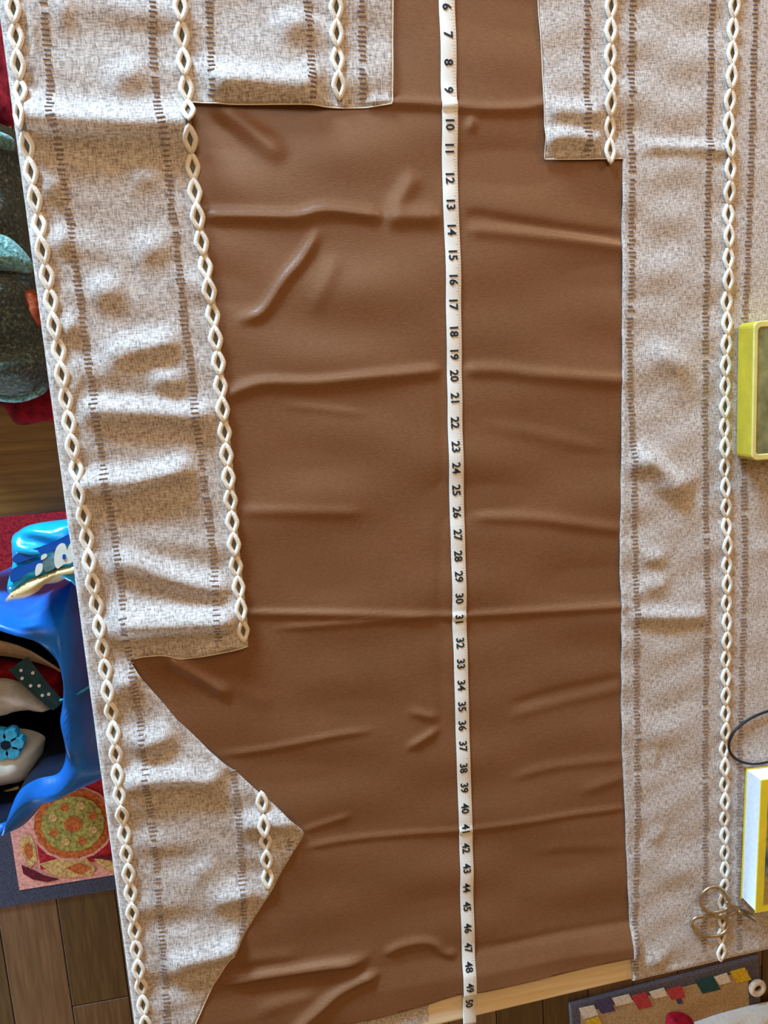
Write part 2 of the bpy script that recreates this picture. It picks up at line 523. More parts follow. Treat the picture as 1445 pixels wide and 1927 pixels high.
hole_right = [(1190, 1850), (1185, 1788), (1179, 1675), (1173, 1520), (1167, 1383), (1166, 1150), (1163, 1050), (1165, 960),
              (1167, 800), (1168, 608), (1168, 450), (1168, 304), (1168, 301), (1100, 302), (1022, 302), (1022, 260), (1020, 210), (1017, 110),
              (1012, 40), (1009, -10), (1008, -60)]
hr = at2(hole_right)
rpoly = [(.80, YE(.8) - .018), (.80, .47), (hr[-1][0], .47)] + [tuple(p) for p in hr[::-1]] + [(hr[0][0] + .002, YE(.42) - .012)]
q, Fr = tri(rpoly, .0042)
right = obj('woven_fabric', drape(q, right_h(q)), Fr, M['weave'], smooth=True)
solidify(right, .0010)
tag(right, 'flatter beige woven fabric piece on the right under the yellow case, book and scissors', 'fabric')

# strip of the same fabric peeping out under the brown sheet at the front edge
sp = at2([(440, 1915), (560, 1900), (700, 1885), (790, 1868), (806, 1886), (806, 1921), (700, 1952), (560, 1990), (440, 2025)])
q, Fs = tri([tuple(p) for p in sp], .004)
hs = .0006 + .0004*np.sin(q[:, 0]*160)
strip = obj('fabric_strip', np.c_[q, TZ + hs - np.clip((YE(q[:, 0]) + .004) - q[:, 1], 0, 1)*0], Fs, M['weave'], smooth=True)
tag(strip, 'narrow frayed beige fabric strip peeping out below the brown sheet at the front edge', 'fabric strip')

def resample(line, pitch):
    seg = np.linalg.norm(np.diff(line, axis=0), axis=1); cum = np.r_[0, np.cumsum(seg)]
    s = np.arange(0, cum[-1], pitch)
    p = np.c_[np.interp(s, cum, line[:, 0]), np.interp(s, cum, line[:, 1])]
    return p

# cut edges of the two pieces, their lit look put into a pale colour
def cut_edge(parent, pts, hf):
    line = resample(at2(pts), .004)
    h = drape(line, hf(line)); h[:, 2] += .0002
    o = obj('cut_edge', *tube(h, .0006, 5, False, .8), M['edge'], parent, smooth=True)
M['edge'] = simple('pale_cut_edge', (226, 214, 198), .9, .1, var=.1, scale=600)
cut_edge(left, hole_left[:9] , left_h)
cut_edge(left, hole_left[20:31], left_h)
cut_edge(left, hole_left[41:], left_h)
cut_edge(right, hole_right[12:], right_h)

# ---- white lattice braids and drawn-thread rows
def loop_mesh():
    """one pointed loop of thick thread, 23.5 mm long, lying in the xy plane along y"""
    L, w, n = .0240, .0058, 11
    path = []
    for i in range(n):
        u = i/(n-1); path.append((w*.88*(.55*math.sin(math.pi*u) + .45*(1 - abs(2*u - 1))), -L/2 + L*u, .0016))
    for i in range(1, n-1):
        u = 1 - i/(n-1); path.append((-w*.88*(.55*math.sin(math.pi*u) + .45*(1 - abs(2*u - 1))), -L/2 + L*u, .0016))
    V, Fc = tube(path, .0026, 6, True, .65)
    me = bpy.data.meshes.new('stitch_loop'); me.from_pydata(V, [], Fc); me.materials.append(M['thread'])
    me.polygons.foreach_set('use_smooth', [True]*len(me.polygons)); me.update()
    return me
LOOP = loop_mesh()

def frame(p, t, hf, e=.003):
    q = np.array([p, p + t*e, p - t*e, p + np.array([-t[1], t[0]])*e, p - np.array([-t[1], t[0]])*e])
    P3 = drape(q, hf(q))
    ty = Vector(P3[1] - P3[2]).normalized(); tx = -Vector(P3[3] - P3[4]).normalized()
    nz = tx.cross(ty).normalized(); tx = ty.cross(nz).normalized()
    return Vector(P3[0]), tx, ty, nz

def braid(parent, pts, hf, pitch=.0235, shift=0):
    line = catmull(at2(pts), 6)
    fine = resample(line, .004)
    V, Fc = [], []
    for i in range(len(fine)):
        t = fine[min(i+1, len(fine)-1)] - fine[max(i-1, 0)]; t /= np.linalg.norm(t)
        p, tx, ty, nz = frame(fine[i], t, hf)
        for sx in (-.0026, .0026): V.append(tuple(p + tx*sx + nz*.0006))
        if i: Fc.append((2*i-2, 2*i-1, 2*i+1, 2*i))
    b = obj('lattice_braid', V, Fc, M['core'], parent)
    c = resample(line, pitch)
    for i in range(len(c)):
        t = (c[min(i+1, len(c)-1)] - c[max(i-1, 0)]); t /= np.linalg.norm(t)
        p, tx, ty, nz = frame(c[i], t, hf, .011)
        o = bpy.data.objects.new('stitch_loop', LOOP); C.objects.link(o)
        o.parent = b
        p = p + nz*.0004 - Vector(WL[b.name])
        o.matrix_local = Matrix(((tx.x, ty.x, nz.x, p.x), (tx.y, ty.y, nz.y, p.y), (tx.z, ty.z, nz.z, p.z), (0, 0, 0, 1)))
    return b

def slits(parent, pts, hf, pitch=.0044, half=.0042):
    c = resample(catmull(at2(pts), 6), pitch)
    V, Fc = [], []; rr = random.Random(int(pts[0][0]))
    for i in range(len(c)):
        t = (c[min(i+1, len(c)-1)] - c[max(i-1, 0)]); t /= np.linalg.norm(t)
        p, tx, ty, nz = frame(c[i], t, hf)
        if rr.random() < .04: continue
        a = half*rr.uniform(.6, 1.1); w = rr.uniform(.0005, .0010); k = len(V); off = rr.uniform(-.0008, .0008)
        for sx, sy in ((-a, -w), (a, -w), (a, w), (-a, w)): V.append(tuple(p + tx*(sx + off) + ty*sy - nz*.0004))
        for sx, sy in ((-a, -w), (a, -w), (a, w), (-a, w)): V.append(tuple(p + tx*(sx*.96 + off) + ty*sy*.7 + nz*.0009))
        Fc += [(k+4, k+5, k+6, k+7)] + [(k+j, k+(j+1) % 4, k+4+(j+1) % 4, k+4+j) for j in range(4)]
    o = obj('drawn_thread_row', V, Fc, M['slit'], parent); o['kind'] = 'stuff'
    return o

colL = [(27, -30), (29, 17), (36, 100), (41, 163), (48, 222), (55, 268), (62, 322), (72, 395), (83, 464), (97, 555), (110, 640), (124, 730), (138, 829),
        (150, 905), (160, 970), (175, 1080), (190, 1180), (204, 1285), (218, 1393), (232, 1530), (245, 1650), (258, 1775), (273, 1900), (280, 1950)]
colM = [(338, -30), (340, 10), (343, 70), (347, 120), (352, 175), (356, 215), (361, 290), (369, 380), (380, 460), (396, 560), (409, 660), (418, 760),
        (424, 830), (434, 940), (442, 1040), (450, 1120), (458, 1200)]
braid(left, colL, left_h)
braid(left, colM, left_h)
braid(left, [(631, -30), (632, 50), (634, 120), (638, 195)], left_h)
braid(left, [(493, 1505), (497, 1550), (501, 1600), (504, 1660)], left_h)
braid(right, [(1146, -30), (1145, 40), (1144, 150), (1143, 292)], right_h)
braid(right, [(1379, -30), (1376, 15), (1374, 60), (1366, 240), (1367, 330), (1366, 400), (1365, 480), (1362, 595), (1359, 720), (1358, 866), (1362, 1000),
              (1362, 1150), (1360, 1310), (1358, 1450), (1358, 1632), (1354, 1720), (1351, 1793)], right_h)
slits(left, [(83, -30), (85, 10), (91, 104), (99, 208), (111, 256), (119, 322), (128, 377), (137, 450), (150, 545), (158, 615), (169, 692), (178, 745),
             (182, 788), (203, 915), (212, 977), (224, 1055), (235, 1148), (240, 1210), (247, 1240), (260, 1327), (271, 1412), (281, 1505), (293, 1614),
             (301, 1706), (309, 1815), (315, 1908), (318, 1950)], left_h)
slits(left, [(287, -30), (288, 10), (288, 100), (294, 166), (301, 215), (311, 260), (317, 322), (322, 381), (331, 450), (342, 550), (349, 617), (359, 686), (366, 764), (373, 815), (384, 908),
             (393, 970), (401, 1045), (408, 1148), (412, 1205)], left_h)
slits(left, [(438, 1448), (447, 1510), (452, 1594), (455, 1646), (459, 1715), (455, 1752)], left_h)
slits(left, [(393, -30), (394, 14), (395, 71), (399, 139), (400, 188)], left_h)
slits(left, [(577, -30), (578, 14), (581, 77), (585, 136), (588, 198)], left_h)
slits(left, [(679, -30), (679, 14), (681, 85), (680, 142), (682, 200)], left_h)
slits(left, [(546, 1574), (546, 1600)], left_h)
slits(right, [(1103, -30), (1102, 10), (1101, 100), (1099, 200), (1101, 298)], right_h)
slits(right, [(1189, -30), (1188, 9), (1185, 62), (1185, 123), (1183, 216), (1185, 293), (1185, 400), (1185, 477), (1182, 608), (1181, 693), (1185, 786), (1189, 905),
              (1191, 1025), (1193, 1118), (1194, 1189), (1194, 1306), (1196, 1422), (1196, 1539), (1193, 1656), (1192, 1772), (1192, 1830)], right_h)
slits(right, [(1338, -30), (1337, 9), (1334, 62), (1333, 123), (1331, 216), (1330, 277), (1328, 370), (1327, 477), (1325, 522), (1323, 650), (1323, 778), (1323, 905),
              (1325, 1033), (1327, 1161), (1324, 1267), (1323, 1404), (1324, 1534), (1323, 1638), (1320, 1785)], right_h)
slits(right, [(1418, -30), (1417, 9), (1416, 62), (1413, 123), (1411, 216), (1408, 308), (1406, 370), (1404, 447), (1402, 501), (1398, 580), (1396, 700), (1395, 905),
              (1397, 1033), (1395, 1161), (1391, 1300), (1388, 1440), (1387, 1600), (1388, 1780)], right_h)

# ------------------------------------------------------------------ tape measure
tcl = [(839, -60), (840, 15), (842, 68), (843, 120), (843, 172), (845, 236), (845, 281), (846, 335), (847, 385), (849, 432), (851, 480), (852, 526), (852, 572),
       (853, 623), (854, 666), (854, 707), (855, 750), (855, 795), (856, 840), (857, 880), (858, 922), (859, 963), (860, 1005), (861, 1045),
       (862, 1083), (863, 1124), (863, 1164), (865, 1208), (866, 1247), (867, 1287), (868, 1327), (869, 1363), (870, 1401), (871, 1442), (873, 1480), (874, 1518),
       (875, 1556), (876, 1593), (877, 1630), (877, 1667), (878, 1703), (879, 1742), (880, 1779), (880, 1812), (881, 1848), (882, 1884), (883, 1925)]
def tape_h(q):
    return brown_h(q)*(q[:, 1] > -.748) + .0016 + np.where(q[:, 1] <= -.748, .0008, 0)
tl = catmull(at2(tcl), 3)
tape = None
tf = resample(tl, .003)
for k, (p, nx) in enumerate([(tf, None)]):
    V, Fc = [], []
    sm = tape_h(tf)
    sm = np.convolve(np.pad(sm, 5, 'edge'), np.ones(11)/11, 'valid'); sm = np.maximum(sm, tape_h(tf) + .0001)
    for i in range(len(tf)):
        t = tf[min(i+1, len(tf)-1)] - tf[max(i-1, 0)]; t /= np.linalg.norm(t)
        s = np.array([-t[1], t[0]])
        for w in (.0083, .0076, -.0076, -.0083):
            a = tf[i] + s*w
            V.append((a[0], a[1], TZ + sm[i] - (.0004 if abs(w) > .008 else 0)))
        if i:
            for j in range(3): Fc.append((4*i-4+j, 4*i-3+j, 4*i+1+j, 4*i+j))
    tape = obj('tape_measure', V, Fc, M['tape'], smooth=True)
    fix_normals(tape); solidify(tape, .0004)
def tape_z(y):
    return np.interp(-y, -tf[:, 1], sm)
tag(tape, 'white tape measure with dark inch numbers running down the brown sheet', 'tape measure')
for k in range(6, 51):
    px, py = tcl[k - 5]
    c = bpy.data.curves.new('number', 'FONT'); c.body = str(k); c.size = .0128; c.align_x = 'CENTER'; c.align_y = 'CENTER'
    c.offset = .00028; c.resolution_u = 2; c.extrude = .00010
    tmp = bpy.data.objects.new('number_curve', c); C.objects.link(tmp)
    me = bpy.data.meshes.new_from_object(tmp.evaluated_get(bpy.context.evaluated_depsgraph_get()))
    bpy.data.objects.remove(tmp); bpy.data.curves.remove(c)
    me.materials.clear(); me.materials.append(M['ink'])
    p = at(px, py)
    for v in me.vertices:                       # the print follows the tape's own rise and fall
        x, y = p[0] - .0008 + v.co.y, p[1] - v.co.x
        v.co = (x - p[0], y - p[1], float(tape_z(y)) + .00045 + v.co.z)
    me.update()
    o = bpy.data.objects.new('number', me); C.objects.link(o); o.parent = tape
    o.location = Vector((p[0], p[1], TZ)) - Vector(WL[tape.name])
V, Fc = [], []
for i in range(0, len(tf) - 2):
    p = tf[i]; k = len(V); ln = .0032 if i % 4 else .005
    z = TZ + sm[i] + .0002
    V += [(p[0] + .0078 - ln, p[1] - .0002, z), (p[0] + .0078, p[1] - .0002, z), (p[0] + .0078, p[1] + .0002, z), (p[0] + .0078 - ln, p[1] + .0002, z)]
    Fc.append((k, k+1, k+2, k+3))
o = obj('tick_marks', V, Fc, M['tick'], tape); o['kind'] = 'stuff'

# ------------------------------------------------------------------ things on the right piece
ZC = TZ + .0055
M['yellow'] = simple('glossy_yellow_plastic', (192, 172, 52), .3, .5, var=.08, scale=30)
M['paleyellow'] = simple('pale_yellow_rim', (222, 212, 130), .3, .5, var=.06, scale=30)
M['olive'] = simple('olive_green_panel', (130, 132, 92), .35, .5, var=.25, scale=35)
M['pages'] = simple('white_paper_edges', (226, 234, 244), .7, .2, var=.03, scale=200)
M['coveryellow'] = simple('yellow_cover', (228, 206, 50), .35, .4, var=.06, scale=30)
M['coverdark'] = NT('cover_picture').m
def cover_pic():
    t = NT('cover_picture_print')
    f = t.noise(28, 4)
    t.col(t.ramp(f, [(.3, (40, 44, 40)), (.45, (96, 110, 112)), (.55, (170, 140, 60)), (.7, (110, 96, 50))])); t.surf(.35, .4)
    return t.m
M['coverdark'] = cover_pic()
M['black'] = simple('black_rubber', (26, 22, 22), .5, .4, var=.1)
M['brass'] = simple('worn_gold_metal', (186, 168, 138), .32, .5, .9, var=.12, scale=120)
M['steel'] = simple('steel_blade', (150, 148, 146), .22, .5, 1.0, var=.08, scale=80)

def rrect(x0, x1, y0, y1, r, k=4):
    P = []
    for cx, cy, a0 in ((x1-r, y1-r, 0), (x0+r, y1-r, 90), (x0+r, y0+r, 180), (x1-r, y0+r, 270)):
        for i in range(k+1):
            a = math.radians(a0 + 90*i/k); P.append((cx + r*math.cos(a), cy + r*math.sin(a)))
    return P

def ring_prism(outer, inner, z0, z1):
    n = len(outer); V = []
    for P, z in ((outer, z0), (outer, z1), (inner, z1), (inner, z0)): V += [(p[0], p[1], z) for p in P]
    Fc = []
    for i in range(n):
        j = (i+1) % n
        for a in range(4):
            b = (a+1) % 4
            Fc.append((a*n+i, a*n+j, b*n+j, b*n+i))
    return V, Fc

# yellow plastic case
a, b = at(1384, 604, ZC), at(1384, 864, ZC)
hx = .030
x0 = at(1386, 735, ZC)[0]; y1 = at(1400, 608, ZC)[1]; y0 = at(1400, 862, ZC)[1]
case = thing('plastic_case', (x0 + .06, (y0+y1)/2, ZC))
o = obj('body', *prism(rrect(x0, x0 + .12, y0, y1, .007), ZC, ZC + hx - .003), M['yellow'], case); bevel(o, .002, 2)
O = rrect(x0, x0 + .12, y0, y1, .007); I = rrect(x0 + .005, x0 + .115, y0 + .007, y1 - .007, .004)
o = obj('lid_rim', *ring_prism(O, I, ZC + hx - .003, ZC + hx), M['paleyellow'], case); fix_normals(o); bevel(o, .001, 2)
obj('lid_panel', *prism(I, ZC + hx - .004, ZC + hx - .001), M['olive'], case)
tag(case, 'yellow plastic case with greenish lid panel at the right edge of the fabric', 'case')

# thick book with a yellow-framed cover
p0, p1 = at(1403, 1446, ZC), at(1393, 1690, ZC)
u = (p1 - p0)[:2]; Lb = np.linalg.norm(u); u /= Lb; v = np.array([-u[1], u[0]])
if v[0] < 0: v = -v
hb = .030; wb = .115
def bk(s, t): 
    p = p0[:2] + u*s*Lb + v*t*wb
    return (p[0], p[1])
book = thing('book', (*bk(.5, .5), ZC))
obj('back_cover', *prism([bk(0, 0), bk(1, 0), bk(1, 1), bk(0, 1)], ZC, ZC + .0015), M['coveryellow'], book)
obj('page_block', *prism([bk(.01, .012), bk(.99, .012), bk(.99, .97), bk(.01, .97)], ZC + .0015, ZC + hb - .0015), M['pages'], book)
o = obj('front_cover', *prism([bk(0, 0), bk(1, 0), bk(1, 1), bk(0, 1)], ZC + hb - .0015, ZC + hb), M['coveryellow'], book); bevel(o, .0005, 1)
obj('cover_picture', *prism([bk(.06, .09), bk(.94, .09), bk(.94, .93), bk(.06, .93)], ZC + hb - .0002, ZC + hb + .0004), M['coverdark'], book)
tag(book, 'thick book with white page edges and yellow framed cover at the lower right edge', 'book')

# black elastic cord
pts = [(1520, 1322), (1470, 1330), (1445, 1338), (1420, 1348), (1398, 1361), (1382, 1376), (1373, 1394), (1372, 1410), (1380, 1424), (1396, 1434), (1420, 1438), (1446, 1434), (1490, 1425), (1530, 1410)]
path = catmull([at(x, y, ZC + .0018) for x, y in pts], 5)
cord = obj('elastic_cord', *tube(path, .0016, 8), M['black'], smooth=True)
tag(cord, 'thin black cord looping on the beige fabric above the book', 'cord')

# small scissors: two bows, two shanks, a pivot screw and blades with tips by the book
zs = ZC + .003
sc = thing('scissors', (*at(1365, 1722, ZC)[:2], ZC))
def P3(px, py, dz=0): return at(px, py, zs + dz)
def half(bow, shank, blade, dz):
    ring = catmull([P3(x, y, dz) for x, y in bow], 5, True)
    o = obj('handle_bow', *tube(ring, .0026, 8, True, .7), M['brass'], sc, smooth=True)
    sh = catmull([P3(x, y, dz) for x, y in shank], 5)
    n = len(sh); rad = [.0019 + .0012*i/(n-1) for i in range(n)]
    obj('shank', *tube(sh, rad, 8, False, .7), M['brass'], sc, smooth=True)
    bl = catmull([P3(x, y, dz) for x, y in blade], 5)
    n = len(bl); rad = [.0034*(1 - i/(n-1)) + .0004 for i in range(n)]
    obj('blade', *tube(bl, rad, 8, False, .35), M['steel'], sc, smooth=True)
half([(1318, 1700), (1322, 1682), (1338, 1670), (1356, 1672), (1369, 1688), (1371, 1705), (1360, 1714), (1335, 1717)],
     [(1366, 1698), (1378, 1704), (1390, 1713)], [(1390, 1713), (1404, 1722), (1424, 1736)], .0022)
half([(1302, 1740), (1310, 1727), (1335, 1724), (1360, 1727), (1371, 1737), (1366, 1752), (1346, 1762), (1318, 1758)],
     [(1360, 1726), (1376, 1720), (1390, 1714)], [(1390, 1714), (1404, 1716), (1420, 1724)], 0)
c = P3(1390, 1713.5)
o = obj('pivot_screw', *prism([(c[0] + .0026*math.cos(k*math.pi/5), c[1] + .0026*math.sin(k*math.pi/5)) for k in range(10)], zs - .002, zs + .0052), M['brass'], sc)
tag(sc, 'small gold handled scissors lying beside the corner of the book', 'scissors')

# ------------------------------------------------------------------ left of the table: rug, chair, clothes, bag
M['slate'] = simple('slate_wool_border', (66, 66, 80), .95, .1, var=.18, scale=250, bump=.001)
M['rugred'] = simple('red_wool', (164, 40, 48), .95, .1, var=.25, scale=180, bump=.001)
M['ruggold'] = simple('olive_gold_wool', (150, 136, 70), .95, .1, var=.3, scale=120, bump=.001)
M['rugorange'] = simple('orange_wool', (176, 92, 46), .95, .1, var=.25, scale=160, bump=.001)
M['rugpink'] = simple('pink_wool', (214, 150, 136), .95, .1, var=.15, scale=160, bump=.001)
M['rugmaroon'] = simple('maroon_wool', (96, 30, 40), .95, .1, var=.25, scale=160, bump=.001)
M['rugtan'] = simple('tan_wool', (190, 152, 96), .95, .1, var=.25, scale=140, bump=.001)

c0 = at(0, 1706, 0)
rx0, ry0 = at(-28, 1690, 0)[0], c0[1]
rug = thing('rug', (-.15, -.2, 0))
o = obj('border', *box(rx0, .55, ry0, .30, 0, .007), M['slate'], rug); bevel(o, .003, 2)
fx, fy = at(34, 1640, 0)[0], at(60, 1667, 0)[1]
obj('field', *box(fx, .50, fy, .26, .0065, .0085), M['rugpink'], rug)
def rp(name, pts, z, mat):
    q = [at(x, y, z)[:2] for x, y in pts]
    return obj(name, *prism(q, z - .001, z), mat, rug)
ix, iy = at(68, 1560, 0)[0], at(120, 1625, 0)[1]
obj('centre_panel', *box(ix, .46, iy, .22, .008, .0095), M['rugred'], rug)
cx, cy, _ = at(138, 1550, .01)
def octa(r, z, n=8, rot=math.pi/8, sy=1.0):
    return [(cx + r*math.cos(rot + 2*math.pi*k/n), cy + r*sy*math.sin(rot + 2*math.pi*k/n)) for k in range(n)]
obj('medallion_edge', *prism(octa(.083, 0, 16, 0), .009, .0105), M['rugpink'], rug)
obj('medallion_ring', *prism(octa(.077, 0, 16, 0), .010, .0112), M['rugorange'], rug)
obj('medallion', *prism(octa(.062, 0, 16, 0), .0108, .0120), M['ruggold'], rug)
obj('medallion_core', *prism(octa(.018, 0, 8), .0115, .0126), M['rugorange'], rug)
for k in range(8):
    a = k*math.pi/4 + .3
    q = [(cx + .042*math.cos(a) + .009*math.cos(t), cy + .042*math.sin(a) + .009*math.sin(t)) for t in np.linspace(0, 2*math.pi, 7)[:-1]]
    obj('rosette', *prism(q, .0115, .0125), M['rugtan'] if k % 2 else M['rugorange'], rug)
rp('leaf', [(36, 1590), (44, 1572), (58, 1572), (66, 1590), (70, 1620), (58, 1632), (44, 1612)], .0100, M['rugtan'])
rp('leaf', [(44, 1600), (50, 1586), (58, 1590), (62, 1608), (54, 1618)], .0108, M['rugorange'])
rp('leaf', [(74, 1626), (110, 1616), (160, 1612), (180, 1634), (174, 1646), (136, 1652), (106, 1650)], .0104, M['rugtan'])
rp('leaf', [(124, 1634), (150, 1624), (172, 1634), (150, 1646)], .0112, M['rugorange'])
rp('leaf', [(40, 1628), (60, 1636), (84, 1648), (112, 1655), (90, 1660), (62, 1655), (44, 1644)], .0104, M['rugmaroon'])
rp('leaf', [(176, 1616), (200, 1616), (226, 1630), (226, 1645), (196, 1636)], .0106, M['rugtan'])
rp('leaf', [(172, 1614), (226, 1606), (226, 1620), (200, 1618)], .0110, M['rugmaroon'])
tag(rug, 'red patterned rug with gold octagon medallion and slate border on the wooden floor', 'rug')

# chair tucked against the table
ZS = .45
sy0 = at(60, 968, ZS)[1]; sx1 = -.22; sx0 = sx1 - .42; sy1 = sy0 + .43
chair = thing('chair', ((sx0 + sx1)/2, (sy0 + sy1)/2, 0))
o = obj('seat', *prism(rrect(sx0, sx1, sy0, sy1, .03), ZS - .025, ZS), M['chairwood'], chair); bevel(o, .004, 2)
for lx in (sx0 + .02, sx1 - .06):
    for ly in (sy0 + .03, sy1 - .07):
        o = obj('leg', *box(lx, lx + .04, ly, ly + .04, .0096, ZS - .0245), M['chairwood'], chair); bevel(o, .003, 2)
for ly in (sy0 + .03, sy1 - .07):
    o = obj('back_post', *box(sx0 + .005, sx0 + .04, ly, ly + .04, ZS - .001, .92), M['chairwood'], chair); bevel(o, .003, 2)
for z in (.60, .72, .84):
    o = obj('back_rail', *box(sx0 + .01, sx0 + .03, sy0 + .06, sy1 - .06, z, z + .06), M['chairwood'], chair); bevel(o, .003, 2)
tag(chair, 'brown wooden chair with flat seat beside the left table edge', 'chair')

def cushion(name, pts, z, h, mat, wl=.03, amp=.004, edge=.02, step=.006, seed=1, parent=None, folds=None, depth=0, taper=1.0):
    """a soft bulging bundle with a closed underside over an outline seen at level z"""
    P = catmull([at(x, y, z)[:2] for x, y in pts], 4, True)
    q, Fc = tri([tuple(p) for p in P], step)
    d, _ = dist_poly(P, q, True)
    e = np.clip(d/edge, 0, 1); t = np.sqrt(np.clip(1 - (1 - e)**2, 0, 1))
    zz = h*t + ripple(q, amp, wl, seed)*t
    if folds is not None: zz = zz + folds(q)*t
    n = len(q)
    V = np.vstack([np.c_[q, z + np.maximum(zz, 0)], np.c_[q, np.full(n, z - .0)]])
    V[n:, 2] = z - depth
    if depth: V[n:, :2] = q.mean(0) + (q - q.mean(0))*taper + np.array([-.03, -.02])
    F2 = [tuple(f) for f in Fc] + [tuple(i + n for i in f[::-1]) for f in Fc]
    # rim walls
    cnt = {}
    for f in Fc:
        for i in range(len(f)):
            a, b = f[i], f[(i+1) % len(f)]
            cnt[(a, b)] = cnt.get((a, b), 0) + 1
    for (a, b) in list(cnt):
        if (b, a) not in cnt: F2.append((b, a, a + n, b + n))
    return obj(name, V, F2, mat, parent, smooth=True)

def tweed(name='green_boucle_wool', cs=((30, 32, 28), (70, 76, 64), (116, 124, 104), (178, 190, 168)), under=(74, 96, 86)):
    t = NT(name)
    f = t.noise(230, 4); g = t.noise(22, 3)
    c = t.ramp(f, list(zip((.34, .5, .62, .72), cs)))
    c = t.mix(t.math('MULTIPLY', g, .5), c, lin(under))
    t.col(c); t.surf(.95, .1, **{'Sheen Weight': .3}); t.bump(f, .006, .8)
    return t.m
M['tweed'] = tweed()
M['mint'] = tweed('mint_mohair', ((50, 84, 78), (112, 156, 148), (168, 208, 200), (224, 240, 226)), (120, 180, 176))
M['rust'] = simple('rust_orange_wool', (168, 84, 56), .9, .1, var=.25, scale=150, bump=.002)
M['wine'] = simple('dark_red_cloth', (120, 12, 26), .85, .2, var=.35, scale=60, bump=.002)
M['magenta'] = simple('magenta_red_cloth', (198, 62, 96), .85, .2, var=.4, scale=60, bump=.002)

jf = lambda L, h, s: [(L, h, s, .1)]
Zj = ZS + .004
jfn = None
jacket = cushion('jacket', [(-150, 250), (0, 238), (40, 262), (60, 330), (66, 430), (84, 520), (100, 620), (108, 700), (84, 738), (30, 752), (-60, 748), (-160, 700), (-180, 450)],
                 Zj, .085, M['tweed'], .07, .012, .06, .008, 4)
tag(jacket, 'dark green grey boucle jacket heaped on the chair seat', 'jacket')
def on_top(name, pts, mat, zl, h=.02):
    return cushion(name, pts, zl, h, mat, .03, .003, .02, .006, 6, jacket)
on_top('collar', [(-60, 238), (-5, 246), (26, 262), (24, 284), (-10, 278), (-60, 276)], M['mint'], Zj + .060, .035)
on_top('cuff', [(-60, 442), (0, 440), (36, 462), (62, 496), (58, 514), (20, 510), (-60, 500)], M['mint'], Zj + .080, .022)
on_top('patch', [(46, 556), (60, 544), (74, 560), (84, 600), (78, 616), (64, 604)], M['rust'], Zj + .075, .020)
o = on_top('hem', [(-80, 722), (-10, 738), (40, 744), (80, 728), (84, 740), (40, 757), (-10, 754), (-80, 740)], M['mint'], Zj + .030, .020)

red = cushion('red_cloth', [(-60, 700), (40, 690), (125, 670), (125, 788), (84, 792), (44, 800), (24, 792), (2, 764), (-60, 752)], ZS + .0005, .0032, M['wine'], .03, .0004, .008, .006, 8)
tag(red, 'dark red cloth showing beneath the jacket on the chair seat', 'cloth')
pin = cushion('cushion', [(-140, 40), (0, 46), (20, 70), (30, 130), (36, 215), (18, 238), (-60, 236), (-150, 200)], ZS + .004, .07, M['magenta'], .05, .008, .04, .007, 9)
tag(pin, 'magenta red patterned cushion at the upper left behind the jacket', 'cushion')

# ---- blue tote bag standing on the rug, with things in it
def blue_mat(name, c, rough=.35):
    t = NT(name); f = t.noise(14, 3)
    lo = tuple(v*.82 for v in c); hi = tuple(min(255, v*1.15) for v in c)
    t.col(t.ramp(f, [(.3, lo), (.7, hi)])); t.surf(rough, .4); t.bump(f, .004, .5)
    return t.m
M['blue'] = blue_mat('blue_shiny_fabric', (12, 104, 196))
M['navy'] = blue_mat('navy_lining', (8, 22, 48), .7)  # shade inside the bag as a colour; also prints the flower centre
M['liningtan'] = simple('tan_bag_facing', (176, 152, 124), .7, .2, var=.1)
M['creamcloth'] = simple('grey_white_cloth', (196, 192, 182), .85, .15, var=.1, scale=40, bump=.002)
M['tealstrap'] = simple('dark_teal_ribbon', (34, 66, 72), .7, .25, var=.12)
M['white'] = simple('white_plastic', (226, 228, 218), .4, .4, var=.05)
M['cyan'] = simple('cyan_print', (60, 172, 214), .45, .4, var=.2, scale=120)
M['cyanfilm'] = blue_mat('cyan_film', (16, 160, 226), .2)
M['deepfilm'] = blue_mat('deep_blue_film', (8, 84, 176), .2)
M['gold'] = simple('pale_gold_seam', (216, 188, 136), .45, .4, var=.08)
M['greyteal'] = simple('grey_teal_print', (96, 124, 128), .5, .3, var=.2)

ZR = .0125
outer = [(-130, 1140), (-60, 1124), (0, 1124), (60, 1132), (110, 1110), (140, 1106), (160, 1180), (170, 1240), (178, 1300), (186, 1400), (200, 1455), (150, 1484), (92, 1504),
         (58, 1540), (32, 1560), (17, 1553), (0, 1568), (-60, 1580), (-140, 1540), (-170, 1320), (-155, 1200)]
inner = [(-110, 1190), (-60, 1182), (0, 1184), (54, 1203), (84, 1222), (108, 1250), (118, 1290), (116, 1330), (112, 1362), (120, 1400), (122, 1430), (108, 1458),
         (70, 1468), (42, 1484), (26, 1506), (16, 1536), (2, 1552), (-60, 1556), (-120, 1500), (-140, 1330), (-128, 1240)]
ZT, ZO = .50, .44
No = 19*4
op = catmull([at(x, y, ZO) for x, y in outer], 4, True); ip = catmull([at(x, y, ZT) for x, y in inner], 4, True)
cen = np.array([(op[:, 0].min() + op[:, 0].max())/2, (op[:, 1].min() + op[:, 1].max())/2])
ringsP = []
ip_in = ip.copy(); 
def lerp(a, b, t): return a + (b - a)*t
def shrink(P, f, z):
    Q = P.copy(); Q[:, :2] = cen + (P[:, :2] - cen)*f; Q[:, 2] = z; return Q
rings = [shrink(op, .80, ZR + .001), shrink(op, .86, .08), shrink(op, .94, .26), shrink(op, 1.0, ZO - .03)]
